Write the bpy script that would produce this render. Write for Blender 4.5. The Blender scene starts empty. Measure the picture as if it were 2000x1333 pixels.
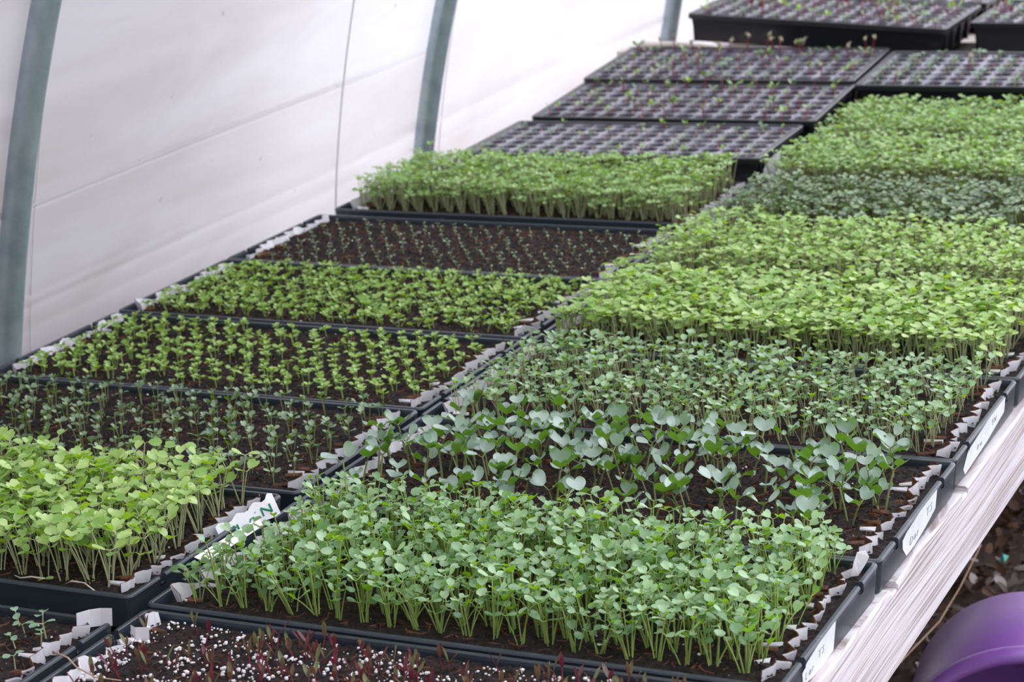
import bpy, math, random
from mathutils import Vector, Matrix, Euler, noise
PI = math.pi
C = bpy.context.scene.collection
SC = bpy.context.scene

# ------------------------------------------------------------------ camera
cam_d = bpy.data.cameras.new('camera'); cam = bpy.data.objects.new('camera', cam_d); C.objects.link(cam)
cam.location = (1.20794, -1.34215, 0.82335)
cam.rotation_euler = (1.283961, 0.065872, 0.434497)
cam_d.sensor_width = 36.0; cam_d.lens = 4429.5 / 2000 * 36
cam_d.clip_start = 0.05; cam_d.clip_end = 200
cam_d.dof.use_dof = True; cam_d.dof.focus_distance = 2.22; cam_d.dof.aperture_fstop = 12.0
SC.camera = cam

# ------------------------------------------------------------------ sky, sun, exposure
SC.view_settings.view_transform = 'Standard'; SC.view_settings.look = 'None'
SC.view_settings.gamma = 1.0; SC.view_settings.use_curve_mapping = False
SC.view_settings.exposure = 0.46
w = bpy.data.worlds.new('overcast_sky'); SC.world = w; w.use_nodes = True
nt = w.node_tree; nt.nodes.clear()
tc = nt.nodes.new('ShaderNodeTexCoord'); sep = nt.nodes.new('ShaderNodeSeparateXYZ')
nt.links.new(tc.outputs['Generated'], sep.inputs[0])
ramp = nt.nodes.new('ShaderNodeMapRange'); ramp.inputs[1].default_value = -0.45; ramp.inputs[2].default_value = 0.85
ramp.inputs[3].default_value = 0.22; ramp.inputs[4].default_value = 2.5
dot = nt.nodes.new('ShaderNodeVectorMath'); dot.operation = 'DOT_PRODUCT'; dot.inputs[1].default_value = (0.22, 0.62, 0.60)
nt.links.new(tc.outputs['Generated'], dot.inputs[0]); nt.links.new(dot.outputs['Value'], ramp.inputs[0])
bg = nt.nodes.new('ShaderNodeBackground'); bg.inputs[0].default_value = (0.915, 0.92, 1.02, 1)
out = nt.nodes.new('ShaderNodeOutputWorld')
nt.links.new(ramp.outputs[0], bg.inputs[1]); nt.links.new(bg.outputs[0], out.inputs[0])
sun_d = bpy.data.lights.new('hazy_sun', 'SUN'); sun_d.energy = 0.55; sun_d.angle = math.radians(55); sun_d.color = (1, .98, .95)
sun = bpy.data.objects.new('hazy_sun', sun_d); C.objects.link(sun)
sun.rotation_euler = (Vector((0.60, 0.12, -0.72))).to_track_quat('-Z', 'Y').to_euler()

# ------------------------------------------------------------------ helpers
def tag(o, label=None, cat=None, group=None, kind=None):
    if label: o['label'] = label
    if cat: o['category'] = cat
    if group: o['group'] = group
    if kind: o['kind'] = kind
    return o

def mesh(name, V, F, mats, mi=None, smooth=True, tones=None):
    me = bpy.data.meshes.new(name)
    me.from_pydata([tuple(v) for v in V], [], F)
    for m in (mats if isinstance(mats, (list, tuple)) else [mats]): me.materials.append(m)
    if mi: me.polygons.foreach_set('material_index', mi)
    if smooth: me.polygons.foreach_set('use_smooth', [True] * len(F))
    if tones:
        a = me.attributes.new('tone', 'FLOAT', 'POINT'); a.data.foreach_set('value', tones)
    me.update()
    return me

def obj(name, me, parent=None, loc=None, rot=None):
    o = bpy.data.objects.new(name, me); C.objects.link(o)
    if parent is not None: o.parent = parent
    if loc is not None: o.location = loc
    if rot is not None: o.rotation_euler = rot
    return o

class MB:
    def __init__(s): s.V = []; s.F = []; s.M = []; s.T = []
    def add(s, V, F, m=0, t=0.5):
        b = len(s.V); s.V += [tuple(v) for v in V]; s.F += [tuple(b + i for i in f) for f in F]
        s.M += [m] * len(F); s.T += [t] * len(V)
    def box(s, x0, x1, y0, y1, z0, z1, m=0):
        s.add([(x0,y0,z0),(x1,y0,z0),(x1,y1,z0),(x0,y1,z0),(x0,y0,z1),(x1,y0,z1),(x1,y1,z1),(x0,y1,z1)],
              [(3,2,1,0),(4,5,6,7),(0,1,5,4),(1,2,6,5),(2,3,7,6),(3,0,4,7)], m)
    def tube(s, pts, rad, n=5, m=0, t=0.5, cap=True):
        pts = [Vector(p) for p in pts]; V = []; F = []
        for i, p in enumerate(pts):
            d = (pts[min(i+1, len(pts)-1)] - pts[max(i-1, 0)]).normalized()
            a = Vector((1,0,0)) if abs(d.x) < .8 else Vector((0,1,0))
            u = d.cross(a).normalized(); v = d.cross(u)
            r = rad(i/(len(pts)-1)) if callable(rad) else rad
            for k in range(n):
                q = 2*PI*k/n; V.append(p + u*math.cos(q)*r + v*math.sin(q)*r)
        for i in range(len(pts)-1):
            for k in range(n):
                F.append((i*n+k, i*n+(k+1)%n, (i+1)*n+(k+1)%n, (i+1)*n+k))
        if cap:
            F.append(tuple(range(n-1, -1, -1))); F.append(tuple((len(pts)-1)*n+k for k in range(n)))
        s.add(V, F, m, t)
    def build(s, name, mats, smooth=True): return mesh(name, s.V, s.F, mats, s.M, smooth, s.T)

# ------------------------------------------------------------------ materials
def newmat(name):
    m = bpy.data.materials.new(name); m.use_nodes = True
    n = m.node_tree; n.nodes.clear()
    return m, n, n.nodes.new('ShaderNodeOutputMaterial')

def N(n, t, **kw):
    x = n.nodes.new(t)
    for k, v in kw.items(): setattr(x, k, v)
    return x

def ramp_node(n, stops, src=None):
    r = N(n, 'ShaderNodeValToRGB'); cr = r.color_ramp
    while len(cr.elements) < len(stops): cr.elements.new(.5)
    for e, (p, c) in zip(cr.elements, stops): e.position = p; e.color = (*c, 1)
    if src is not None: n.links.new(src, r.inputs[0])
    return r

def noise_node(n, scale, detail=4, rough=.6, vec=None, dist=0):
    x = N(n, 'ShaderNodeTexNoise'); x.inputs['Scale'].default_value = scale; x.inputs['Detail'].default_value = detail
    x.inputs['Roughness'].default_value = rough; x.inputs['Distortion'].default_value = dist
    if vec is not None: n.links.new(vec, x.inputs['Vector'])
    return x

def coords(n, scale=(1,1,1)):
    t = N(n, 'ShaderNodeTexCoord'); mp = N(n, 'ShaderNodeMapping'); mp.inputs['Scale'].default_value = scale
    n.links.new(t.outputs['Object'], mp.inputs['Vector']); return mp.outputs[0]

def simple(name, col, rough=.6, var=None, scale=60, spec=.5, bump=0, metal=0):
    m, n, o = newmat(name); p = N(n, 'ShaderNodeBsdfPrincipled')
    p.inputs['Roughness'].default_value = rough; p.inputs['Metallic'].default_value = metal
    p.inputs['Specular IOR Level'].default_value = spec
    nz = noise_node(n, scale, vec=coords(n))
    if var:
        r = ramp_node(n, [(.35, col), (.7, var)], nz.outputs[0]); n.links.new(r.outputs[0], p.inputs['Base Color'])
    else: p.inputs['Base Color'].default_value = (*col, 1)
    if bump:
        b = N(n, 'ShaderNodeBump'); b.inputs['Strength'].default_value = bump; b.inputs['Distance'].default_value = .002
        n.links.new(nz.outputs[0], b.inputs['Height']); n.links.new(b.outputs[0], p.inputs['Normal'])
    n.links.new(p.outputs[0], o.inputs[0]); return m

def leafmat(name, lo, hi, trans, rough=.42, spec=.6, tw=.35, under=None):
    m, n, o = newmat(name)
    a = N(n, 'ShaderNodeAttribute', attribute_name='tone')
    oi = N(n, 'ShaderNodeObjectInfo')
    ad = N(n, 'ShaderNodeMath', operation='ADD'); mu = N(n, 'ShaderNodeMath', operation='MULTIPLY_ADD')
    n.links.new(oi.outputs['Random'], mu.inputs[0]); mu.inputs[1].default_value = .35; mu.inputs[2].default_value = -.17
    n.links.new(a.outputs['Fac'], ad.inputs[0]); n.links.new(mu.outputs[0], ad.inputs[1])
    r = ramp_node(n, [(.1, lo), (.9, hi)], ad.outputs[0])
    p = N(n, 'ShaderNodeBsdfPrincipled'); p.inputs['Roughness'].default_value = rough
    p.inputs['Specular IOR Level'].default_value = spec
    if under:   # the lower side of the leaf has its own, greener colour without the waxy bloom
        g = N(n, 'ShaderNodeNewGeometry'); r3 = ramp_node(n, [(.1, tuple(c*.75 for c in under)), (.9, under)], ad.outputs[0])
        mc = N(n, 'ShaderNodeMix', data_type='RGBA'); n.links.new(g.outputs['Backfacing'], mc.inputs[0])
        n.links.new(r.outputs[0], mc.inputs[6]); n.links.new(r3.outputs[0], mc.inputs[7]); n.links.new(mc.outputs[2], p.inputs['Base Color'])
    else: n.links.new(r.outputs[0], p.inputs['Base Color'])
    nz = noise_node(n, 350, vec=coords(n)); b = N(n, 'ShaderNodeBump'); b.inputs['Strength'].default_value = .25; b.inputs['Distance'].default_value = .001
    n.links.new(nz.outputs[0], b.inputs['Height']); n.links.new(b.outputs[0], p.inputs['Normal'])
    t = N(n, 'ShaderNodeBsdfTranslucent'); t.inputs[0].default_value = (*trans, 1)
    mx = N(n, 'ShaderNodeMixShader'); mx.inputs[0].default_value = tw
    n.links.new(p.outputs[0], mx.inputs[1]); n.links.new(t.outputs[0], mx.inputs[2]); n.links.new(mx.outputs[0], o.inputs[0])
    return m

def soilmat(name, brown=.5):
    m, n, o = newmat(name); p = N(n, 'ShaderNodeBsdfPrincipled'); p.inputs['Roughness'].default_value = .8
    p.inputs['Specular IOR Level'].default_value = .3
    v = coords(n)
    a = noise_node(n, 260, 5, .7, v); b = noise_node(n, 45, 3, .6, v)
    r1 = ramp_node(n, [(.36, (.007,.005,.006)), (.54, (.022,.014,.013)), (.64, (.055,.028,.020)), (.76, (.16,.085,.06))], a.outputs[0])
    r2 = ramp_node(n, [(.35, (.30,.28,.33)), (.7, (.95,.82,.76))], b.outputs[0])
    mx = N(n, 'ShaderNodeMix', data_type='RGBA', blend_type='MULTIPLY'); mx.inputs[0].default_value = brown * 1.6 if brown*1.6 < 1 else 1
    n.links.new(r1.outputs[0], mx.inputs[6]); n.links.new(r2.outputs[0], mx.inputs[7])
    n.links.new(mx.outputs[2], p.inputs['Base Color'])
    bp = N(n, 'ShaderNodeBump'); bp.inputs['Strength'].default_value = .8; bp.inputs['Distance'].default_value = .002
    n.links.new(a.outputs[0], bp.inputs['Height']); n.links.new(bp.outputs[0], p.inputs['Normal'])
    n.links.new(p.outputs[0], o.inputs[0]); return m

def filmmat():
    m, n, o = newmat('poly_film')
    v = coords(n); vs = coords(n, (1, .35, 1.6))
    a = noise_node(n, 5, 5, .55, vs, .6); sp = noise_node(n, 38, 2, .5, v)
    r = ramp_node(n, [(.33, (.70,.665,.655)), (.62, (.80,.795,.83))], a.outputs[0])
    r2 = ramp_node(n, [(.2, (.62,.58,.58)), (.26, (1,1,1))], sp.outputs[0])
    mx = N(n, 'ShaderNodeMix', data_type='RGBA', blend_type='MULTIPLY'); mx.inputs[0].default_value = 1
    n.links.new(r.outputs[0], mx.inputs[6]); n.links.new(r2.outputs[0], mx.inputs[7])
    p = N(n, 'ShaderNodeBsdfPrincipled'); p.inputs['Roughness'].default_value = .5
    p.inputs['Coat Weight'].default_value = .25; p.inputs['Coat Roughness'].default_value = .35
    t = N(n, 'ShaderNodeBsdfTranslucent'); ms = N(n, 'ShaderNodeMixShader'); ms.inputs[0].default_value = .74
    n.links.new(mx.outputs[2], p.inputs['Base Color']); n.links.new(mx.outputs[2], t.inputs[0])
    n.links.new(p.outputs[0], ms.inputs[1]); n.links.new(t.outputs[0], ms.inputs[2]); n.links.new(ms.outputs[0], o.inputs[0])
    return m

def woodmat():
    m, n, o = newmat('whitewashed_wood')
    t = N(n, 'ShaderNodeTexCoord')
    big = noise_node(n, 2.2, 2, .5, coords(n, (1, .5, 3)), .3)
    ad = N(n, 'ShaderNodeVectorMath', operation='MULTIPLY_ADD')
    n.links.new(big.outputs['Color'], ad.inputs[0]); ad.inputs[1].default_value = (0, .0, .055); n.links.new(t.outputs['Object'], ad.inputs[2])
    mp = N(n, 'ShaderNodeMapping'); mp.inputs['Scale'].default_value = (20, 3.6, 430); n.links.new(ad.outputs[0], mp.inputs[0])
    g = noise_node(n, 1, 4, .65, mp.outputs[0], .2)
    mp2 = N(n, 'ShaderNodeMapping'); mp2.inputs['Scale'].default_value = (10, 1.2, 60); n.links.new(ad.outputs[0], mp2.inputs[0])
    g2 = noise_node(n, 1, 3, .5, mp2.outputs[0])
    r = ramp_node(n, [(.30, (.20,.15,.13)), (.42, (.43,.37,.36)), (.50, (.63,.60,.62)), (.7, (.74,.72,.76))], g.outputs[0])
    r2 = ramp_node(n, [(.32, (.66,.58,.53)), (.50, (.95,.93,.93)), (.7, (1,1,1))], g2.outputs[0])
    mx = N(n, 'ShaderNodeMix', data_type='RGBA', blend_type='MULTIPLY'); mx.inputs[0].default_value = .8
    n.links.new(r.outputs[0], mx.inputs[6]); n.links.new(r2.outputs[0], mx.inputs[7])
    p = N(n, 'ShaderNodeBsdfPrincipled'); p.inputs['Roughness'].default_value = .75
    n.links.new(mx.outputs[2], p.inputs['Base Color'])
    b = N(n, 'ShaderNodeBump'); b.inputs['Strength'].default_value = .6; b.inputs['Distance'].default_value = .002
    n.links.new(g.outputs[0], b.inputs['Height']); n.links.new(b.outputs[0], p.inputs['Normal'])
    n.links.new(p.outputs[0], o.inputs[0]); return m

def plastic(name, col, dust, rough=.38, amt=.62):
    m, n, o = newmat(name); p = N(n, 'ShaderNodeBsdfPrincipled'); p.inputs['Roughness'].default_value = rough
    v = coords(n); a = noise_node(n, 28, 6, .7, v)
    r = ramp_node(n, [(amt, col), (min(amt+.16, 1), dust)], a.outputs[0]); n.links.new(r.outputs[0], p.inputs['Base Color'])
    n.links.new(p.outputs[0], o.inputs[0]); return m

M = {}
M['tray'] = plastic('slate_tray_plastic', (.024,.033,.045), (.20,.20,.21), .33)
M['plug'] = plastic('plug_sky_sheen_dust', (.095,.093,.125), (.28,.27,.32), .26, .47)  # sky sheen on the tray tops painted into the pale base, with dust
M['plugwall'] = plastic('black_plug_side', (.012,.013,.017), (.05,.05,.055), .34, .62)  # same plastic on rim and walls, left black without the painted sheen
M['soil'] = soilmat('potting_soil', .5)
M['perlite'] = simple('perlite_grain', (.80,.78,.77), .9, (.62,.58,.57), 200)
M['paper'] = simple('white_paper', (.83,.83,.88), .8, (.70,.67,.68), 18)
M['brown'] = simple('stained_paper_edge', (.045,.022,.015), .8, (.24,.095,.045), 120)
M['film'] = filmmat()
M['galv'] = simple('galvanised_steel', (.26,.33,.37), .42, (.38,.45,.48), 30, .6, metal=.55)
M['wood'] = woodmat()
M['oldwood'] = simple('grey_old_wood', (.30,.26,.23), .85, (.48,.43,.39), 25, bump=.4)
M['ground'] = simple('bare_soil_ground', (.045,.028,.022), .95, (.11,.07,.055), 30, bump=1)
M['bounce_ground'] = simple('bounce_ground_outside', (.60,.58,.57), .95, (.76,.74,.72), 30)  # unseen ground, pale only to throw light up onto the film
M['litter'] = leafmat('dry_leaf', (.09,.05,.035), (.45,.34,.28), (.3,.15,.08), .8, .2, .1)
M['purple'] = simple('purple_plastic', (.19,.065,.32), .36, (.27,.13,.38), 7)
M['tape'] = simple('white_masking_tape', (.70,.72,.74), .7, (.60,.63,.64), 40, bump=.3)
M['ink'] = simple('faded_marker_ink', (.22,.22,.26), .7)
M['green_ink'] = simple('green_print_ink', (.01,.25,.12), .6)
M['teal'] = simple('teal_plastic', (.02,.35,.28), .5)
M['husk'] = simple('pale_orange_husk', (.50,.24,.13), .8, (.62,.40,.28), 90)
M['pale'] = simple('pale_bleached_wood', (.58,.52,.47), .85, (.70,.65,.60), 30)
M['straw'] = simple('dry_straw', (.42,.27,.16), .8, (.52,.36,.24), 50)
M['stem_g'] = simple('green_stem', (.24,.36,.07), .55, (.36,.44,.15), 60)
M['stem_p'] = simple('pale_stem', (.33,.36,.18), .55, (.46,.46,.29), 60)
M['stem_d'] = simple('dull_green_stem', (.17,.22,.07), .55, (.24,.25,.10), 60)
M['stem_r'] = simple('red_stem', (.20,.012,.035), .5, (.30,.04,.06), 60)
M['stem_w'] = simple('white_root_stem', (.66,.60,.50), .6, (.5,.4,.32), 90)
M['l_blue'] = leafmat('blue_green_leaf', (.085,.21,.065), (.36,.54,.30), (.32,.60,.01), .34, .9, .36, (.17,.38,.025))
M['l_big'] = leafmat('waxy_grey_green_leaf', (.17,.27,.20), (.42,.53,.46), (.18,.40,.02), .33, 1.0, .30, (.10,.21,.04))
M['l_lime'] = leafmat('lime_green_leaf', (.23,.42,.09), (.52,.68,.25), (.44,.70,.02), .36, .85, .36, (.34,.58,.05))
M['l_yel'] = leafmat('yellow_green_leaf', (.20,.37,.08), (.42,.60,.18), (.40,.62,.04), .45, .55, .35, (.22,.40,.05))
M['l_mid'] = leafmat('fresh_green_leaf', (.20,.39,.11), (.48,.65,.29), (.40,.64,.02), .38, .8, .35, (.26,.48,.04))
M['l_dark'] = leafmat('dusky_green_leaf', (.06,.13,.05), (.25,.37,.19), (.20,.38,.02), .34, 1.0, .30, (.10,.21,.03))
M['l_mint'] = leafmat('pale_mint_leaf', (.22,.40,.25), (.40,.56,.36), (.38,.62,.15), .4, .7)
M['l_red'] = leafmat('dark_red_leaf', (.13,.016,.04), (.15,.20,.07), (.25,.03,.05), .42, .6, .25)
M['l_olive'] = leafmat('olive_husk_leaf', (.14,.20,.06), (.50,.42,.30), (.2,.28,.05), .5, .5, .2)

# ------------------------------------------------------------------ the film wall, hoops, ground
HX = lambda z: (-.658 + .19*z + .20*z*z) if z > 0 else (-.658 + .09*z)
def film_wall():
    V = []; F = []
    ys = [-2.5 + i*.045 for i in range(int(9.5/.045))]
    zs = sorted(set([round(-.60 + j*.0125, 5) for j in range(0, 176)] + [round(.170 + j*.0022, 5) for j in range(20)] + [round(.0 + j*.005, 5) for j in range(22)]))
    for y in ys:
        for z in zs:
            x = HX(z) - .022
            # long horizontal folds and soft billows between the hoops
            s = (y - .96)/1.21; ph = s - math.floor(s)
            x -= .010*math.sin(PI*ph)**2
            for z0, wd, am in ((.192, .0045, .0075), (.055 + .004*math.sin(y*3), .010, .0075), (.355, .012, .0035), (.018+.004*math.sin(y*2+1), .006, .002), (.285+.01*math.sin(y), .02, .003)):
                fade = 1.0 if z0 < .15 or z0 > .2 else 1/(1+math.exp((y-2.05)*12))
                x += am*fade*math.exp(-((z-z0)/wd)**2)
            x += .003*noise.noise(Vector((0, y*1.6, z*5)))
            V.append((x, y, z))
    n = len(zs)
    for i in range(len(ys)-1):
        for j in range(n-1): F.append((i*n+j, i*n+j+1, (i+1)*n+j+1, (i+1)*n+j))
    o = obj('wall_left', mesh('wall_left', V, F, M['film'])); tag(o, kind='structure')
film_wall()
# seams of the film (a lapped joint stands a few millimetres proud)
for k, (y0, wd) in enumerate(((1.885, .0015), (1.035, .0009), (2.27, .0009))):
    m = MB(); m.tube([(HX(z) - .0185 + .0002*k, y0 - .10*max(z, 0) + (.05*z if k else 0), z) for z in [-.1 + i*.03 for i in range(50)]], wd, 6)
    tag(obj('trim_%d' % (k+1), m.build('trim', simple('seam_%d' % k, (.62,.60,.62), .7))), kind='structure')

for y, lab in ((.96, 'galvanised steel hoop pipe standing nearest, at the near end of the plastic wall'), (2.17, 'galvanised steel hoop pipe rising behind the dense green tray beside the wall'), (3.38, 'galvanised steel hoop pipe beyond the raised black plug tray'), (4.59, 'galvanised steel hoop pipe farthest along the plastic wall')):
    m = MB(); m.tube([(HX(z), y, z) for z in [-.60 + i*.05 for i in range(49)]], .0185, 20)
    tag(obj('hoop_pipe', m.build('hoop_pipe', M['galv'])), lab, 'pipe', 'galvanised hoops of the greenhouse')

GZ = -.60
V = []; F = []
for i in range(121):
    for j in range(121):
        x = -.72 + i*.026; y = -.2 + j*.045
        V.append((x, y, GZ + .018*noise.noise(Vector((x*6, y*6, 0))) + .010*noise.noise(Vector((x*25, y*25, 3)))))
for i in range(120):
    for j in range(120): F.append((i*121+j, (i+1)*121+j, (i+1)*121+j+1, i*121+j+1))
b = len(V)
# wide ring round the fine patch, made pale to bounce light onto the film
for (x, y) in ((-9,-9),(9,-9),(9,14),(-9,14),(-.72,-.2),(2.4,-.2),(2.4,5.2),(-.72,5.2)): V.append((x, y, GZ - .012))
F += [(b,b+1,b+5,b+4),(b+1,b+2,b+6,b+5),(b+2,b+3,b+7,b+6),(b+3,b,b+4,b+7)]
tag(obj('ground', mesh('ground', V, F, [M['ground'], M['bounce_ground']], [0]*(len(F)-4)+[1]*4)), kind='structure')

# ------------------------------------------------------------------ leaves and seedlings
def leaf(mb, base, az, tilt, L, W, notch=.18, cup=.25, bend=.35, m=0, t=.5, nu=4, nv=4, roll=0):
    ca, sa = math.cos(az), math.sin(az); V = []; F = []
    R = Matrix.Rotation(az, 3, 'Z') @ Matrix.Rotation(-tilt, 3, 'Y') @ Matrix.Rotation(roll, 3, 'X')
    for i in range(nu+1):
        u = i/nu
        hw = W*.5*(math.sin(PI*min(1, (u*.93+.05))**.9))**.62 if notch else W*.5*math.sin(PI*(u*.94+.04))**.75
        if notch: hw = W*.5*(math.sin(PI*(.06+.80*u)**1.05))**.7
        for j in range(nv+1):
            v = -1 + 2*j/nv
            x = L*u - notch*L*(1-abs(v))**1.3*u**4 - (L*.10*u**5*abs(v)**3)
            y = hw*v
            z = cup*W*.5*v*v*(.3+.7*u) - bend*L*u*u*.5
            V.append(Vector(base) + R @ Vector((x, y, z)))
    for i in range(nu):
        for j in range(nv): F.append((i*(nv+1)+j, (i+1)*(nv+1)+j, (i+1)*(nv+1)+j+1, i*(nv+1)+j+1))
    mb.add(V, F, m, t)

def stem_pts(b, top, sag=.0, n=4):
    b = Vector(b); top = Vector(top); mid = Vector((b.x*.4+top.x*.6*.5 + b.x*.3, b.y*.4+top.y*.3+b.y*.3, (b.z+top.z)*.5 + sag))
    mid.x = b.x + (top.x-b.x)*.35; mid.y = b.y + (top.y-b.y)*.35
    return [(b*(1-s)**2 + mid*2*s*(1-s) + top*s*s) for s in [i/n for i in range(n+1)]]

def clump(rng, n, h, spread, base_r, L, W, notch=.2, hvar=.25, srad=.0007, tilt=(.0, .6), trueleaf=0, sides=4, flop=.1, cup=.25):
    """one cell's seedlings: (stems, foliage)"""
    S = MB(); Lf = MB()
    for _ in range(n):
        a = rng.uniform(0, 2*PI); r = base_r*math.sqrt(rng.random())
        b = (r*math.cos(a), r*math.sin(a), -.003)
        hh = h*(1.08 - 1.7*hvar*rng.random()**1.6); a2 = a + rng.uniform(-1.4, 1.4); sp = spread*rng.uniform(.2, 1)
        if rng.random() < flop: sp *= 1.5; hh *= .6
        top = (b[0]+sp*math.cos(a2), b[1]+sp*math.sin(a2), hh)
        S.tube(stem_pts(b, top), lambda s: srad*(1.15-.35*s), sides, 0, rng.random(), False)
        az = rng.uniform(0, 2*PI); sc = rng.uniform(.75, 1.15); tone = rng.random()
        for k in range(2):
            pa = az + k*PI + rng.uniform(-.35, .35); tl = rng.uniform(*tilt); pl = L*.32*sc
            pb = (top[0]+pl*math.cos(pa), top[1]+pl*math.sin(pa), top[2]+pl*.45)
            S.tube([top, pb], srad*.7, 3, 0, .5, False)
            leaf(Lf, pb, pa, tl, L*sc*rng.uniform(.85, 1.1), W*sc, notch, cup, rng.uniform(.1, .6), 0, min(1, max(0, tone+rng.uniform(-.2, .2))), 3, 4, rng.uniform(-.35, .35))
        for k in range(trueleaf):
            pa = az + PI/2 + k*PI + rng.uniform(-.4, .4)
            leaf(Lf, (top[0], top[1], top[2]+.0008), pa, rng.uniform(.5, 1.1), L*sc*.8, W*sc*.6, 0, .3, .3, 0, min(1, tone+.25), 3, 2)
    return S, Lf

def in_view(p, mx=200, my=140):
    q = CAM_INV @ Vector(p)
    if q.z > -.1: return False
    u = 1000 + 4429.5*q.x/-q.z; v = 666.5 - 4429.5*q.y/-q.z
    return -mx < u < 2000+mx and -my < v < 1333+my
CAM_INV = (Matrix.Translation(cam.location) @ cam.rotation_euler.to_matrix().to_4x4()).inverted()

# ------------------------------------------------------------------ trays
TW, TD = .634, .288
def rrect(W, D, r, seg=5):
    out = []
    for cx, cy, a0 in ((W-r, r, -PI/2), (W-r, D-r, 0), (r, D-r, PI/2), (r, r, PI)):
        for k in range(seg+1):
            a = a0 + PI/2*k/seg; out.append((cx+r*math.cos(a), cy+r*math.sin(a), math.cos(a), math.sin(a)))
    return out

def tray_shell_mesh(notches=True):
    V = []; F = []
    prof = [(.0035,-.034),(.0012,-.007),(0,-.0015),(.0008,.0),(.0016,.0008),(.0046,.0008),(.0056,.0),(.0062,-.003),(.0085,-.033)]
    base = rrect(TW, TD, .009)
    pts = []
    n = len(base)
    for i in range(n):
        pts.append(base[i]); x0, y0, nx, ny = base[i]; x1, y1, _, _ = base[(i+1) % n]
        if math.hypot(x1-x0, y1-y0) > .1:
            long_side = abs(x1-x0) > .1
            fr = [(.16,0),(.163,1),(.195,1),(.198,0),(.80,0),(.803,1),(.835,1),(.838,0)] if not long_side else [(k/8,0) for k in range(1,8)]
            for f, c in fr: pts.append((x0+(x1-x0)*f, y0+(y1-y0)*f, nx, ny, c and notches))
    n = len(pts); k = len(prof)
    for p in pts:
        cut = len(p) > 4 and p[4]
        for d, z in prof:
            nx, ny = p[2], p[3]
            if abs(nx) > .99: nx, ny = (1 if nx > 0 else -1), 0
            if abs(ny) > .99: nx, ny = 0, (1 if ny > 0 else -1)
            V.append((p[0]-nx*d, p[1]-ny*d, min(z, -.008) if cut else z))
    for i in range(n):
        for j in range(k-1): F.append((i*k+j, i*k+j+1, ((i+1) % n)*k+j+1, ((i+1) % n)*k+j))
    F.append(tuple(i*k+k-1 for i in range(n))); F.append(tuple((i*k) for i in range(n-1, -1, -1)))
    return mesh('tray_shell', V, F, M['tray'], smooth=False)

NX, NY = 22, 12
def cell_xy(i, j, off=.18):
    px = (TW-.060)/NX; py = (TD-.040)/NY
    return (.030 + px*(i+.5) + (off if j % 2 else -off)*px, .025 + py*(j+.5))

def soil_mesh(seed, rough=1.0, lo=-.0062):
    rng = random.Random(seed); V = []; F = []
    nx, ny = 210, 96; x0, x1, y0, y1 = .0072, TW-.0072, .0072, TD-.0072
    for i in range(nx+1):
        for j in range(ny+1):
            x = x0+(x1-x0)*i/nx; y = y0+(y1-y0)*j/ny
            e = min(x-.024, TW-.024-x)
            z = lo + .0035*noise.noise(Vector((x*70, y*70, seed))) + rough*rng.uniform(-.0011, .0011) + .0016*noise.noise(Vector((x*220, y*220, seed+5)))
            if e < 0: z += e*.28
            V.append((x, y, z))
    for i in range(nx):
        for j in range(ny): F.append((i*(ny+1)+j, (i+1)*(ny+1)+j, (i+1)*(ny+1)+j+1, i*(ny+1)+j+1))
    # loose bark crumbs lying in the mix
    for _ in range(1300):
        x = rng.uniform(.012, TW-.012); y = rng.uniform(.012, TD-.012); r = rng.uniform(.0006, .0019)
        b = len(V); z = lo + .0022
        for k in range(6):
            d = [(1,0,0),(0,1,0),(-1,0,0),(0,-1,0),(0,0,1),(0,0,-1)][k]
            V.append((x+d[0]*r*rng.uniform(.5,1.6), y+d[1]*r*rng.uniform(.5,1.4), z+d[2]*r*.6+rng.uniform(-.0006,.0006)))
        F += [(b,b+1,b+4),(b+1,b+2,b+4),(b+2,b+3,b+4),(b+3,b,b+4),(b+1,b,b+5),(b+2,b+1,b+5),(b+3,b+2,b+5),(b,b+3,b+5)]
    return mesh('soil', V, F, M['soil'], smooth=False)

def pots_mesh(seed, hi=.0008):
    """the top edges of the paper pots, poking out of the mix"""
    rng = random.Random(seed); V = []; F = []
    px = (TW-.060)/NX; py = (TD-.040)/NY
    for j in range(NY):
        for i in range(NX):
            cx, cy = cell_xy(i, j); n = 8; rx = px*.5*rng.uniform(.85, 1.02); ry = py*.5*rng.uniform(.8, 1.02); b = len(V)
            cx += rng.uniform(-.001, .001); a0 = rng.uniform(0, 1)
            for k in range(n):
                a = a0 + 2*PI*k/n; x = cx+rx*math.cos(a)*rng.uniform(.88,1.06); y = cy+ry*math.sin(a)*rng.uniform(.88,1.06)
                zt = -.0063 + rng.uniform(-.0030, .0016) + hi
                V += [(x, y, -.014), (x*1.0, y, zt), (x+math.cos(a)*.0005, y+math.sin(a)*.0005, zt-.0002), (x+math.cos(a)*.0006, y+math.sin(a)*.0006, -.014)]
            for k in range(n):
                p = b+4*k; q = b+4*((k+1) % n)
                if rng.random() < .16: continue
                F += [(p, q, q+1, p+1), (p+1, q+1, q+2, p+2), (p+2, q+2, q+3, p+3)]
    return mesh('paper_pots', V, F, M['brown'], smooth=False)

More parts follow.
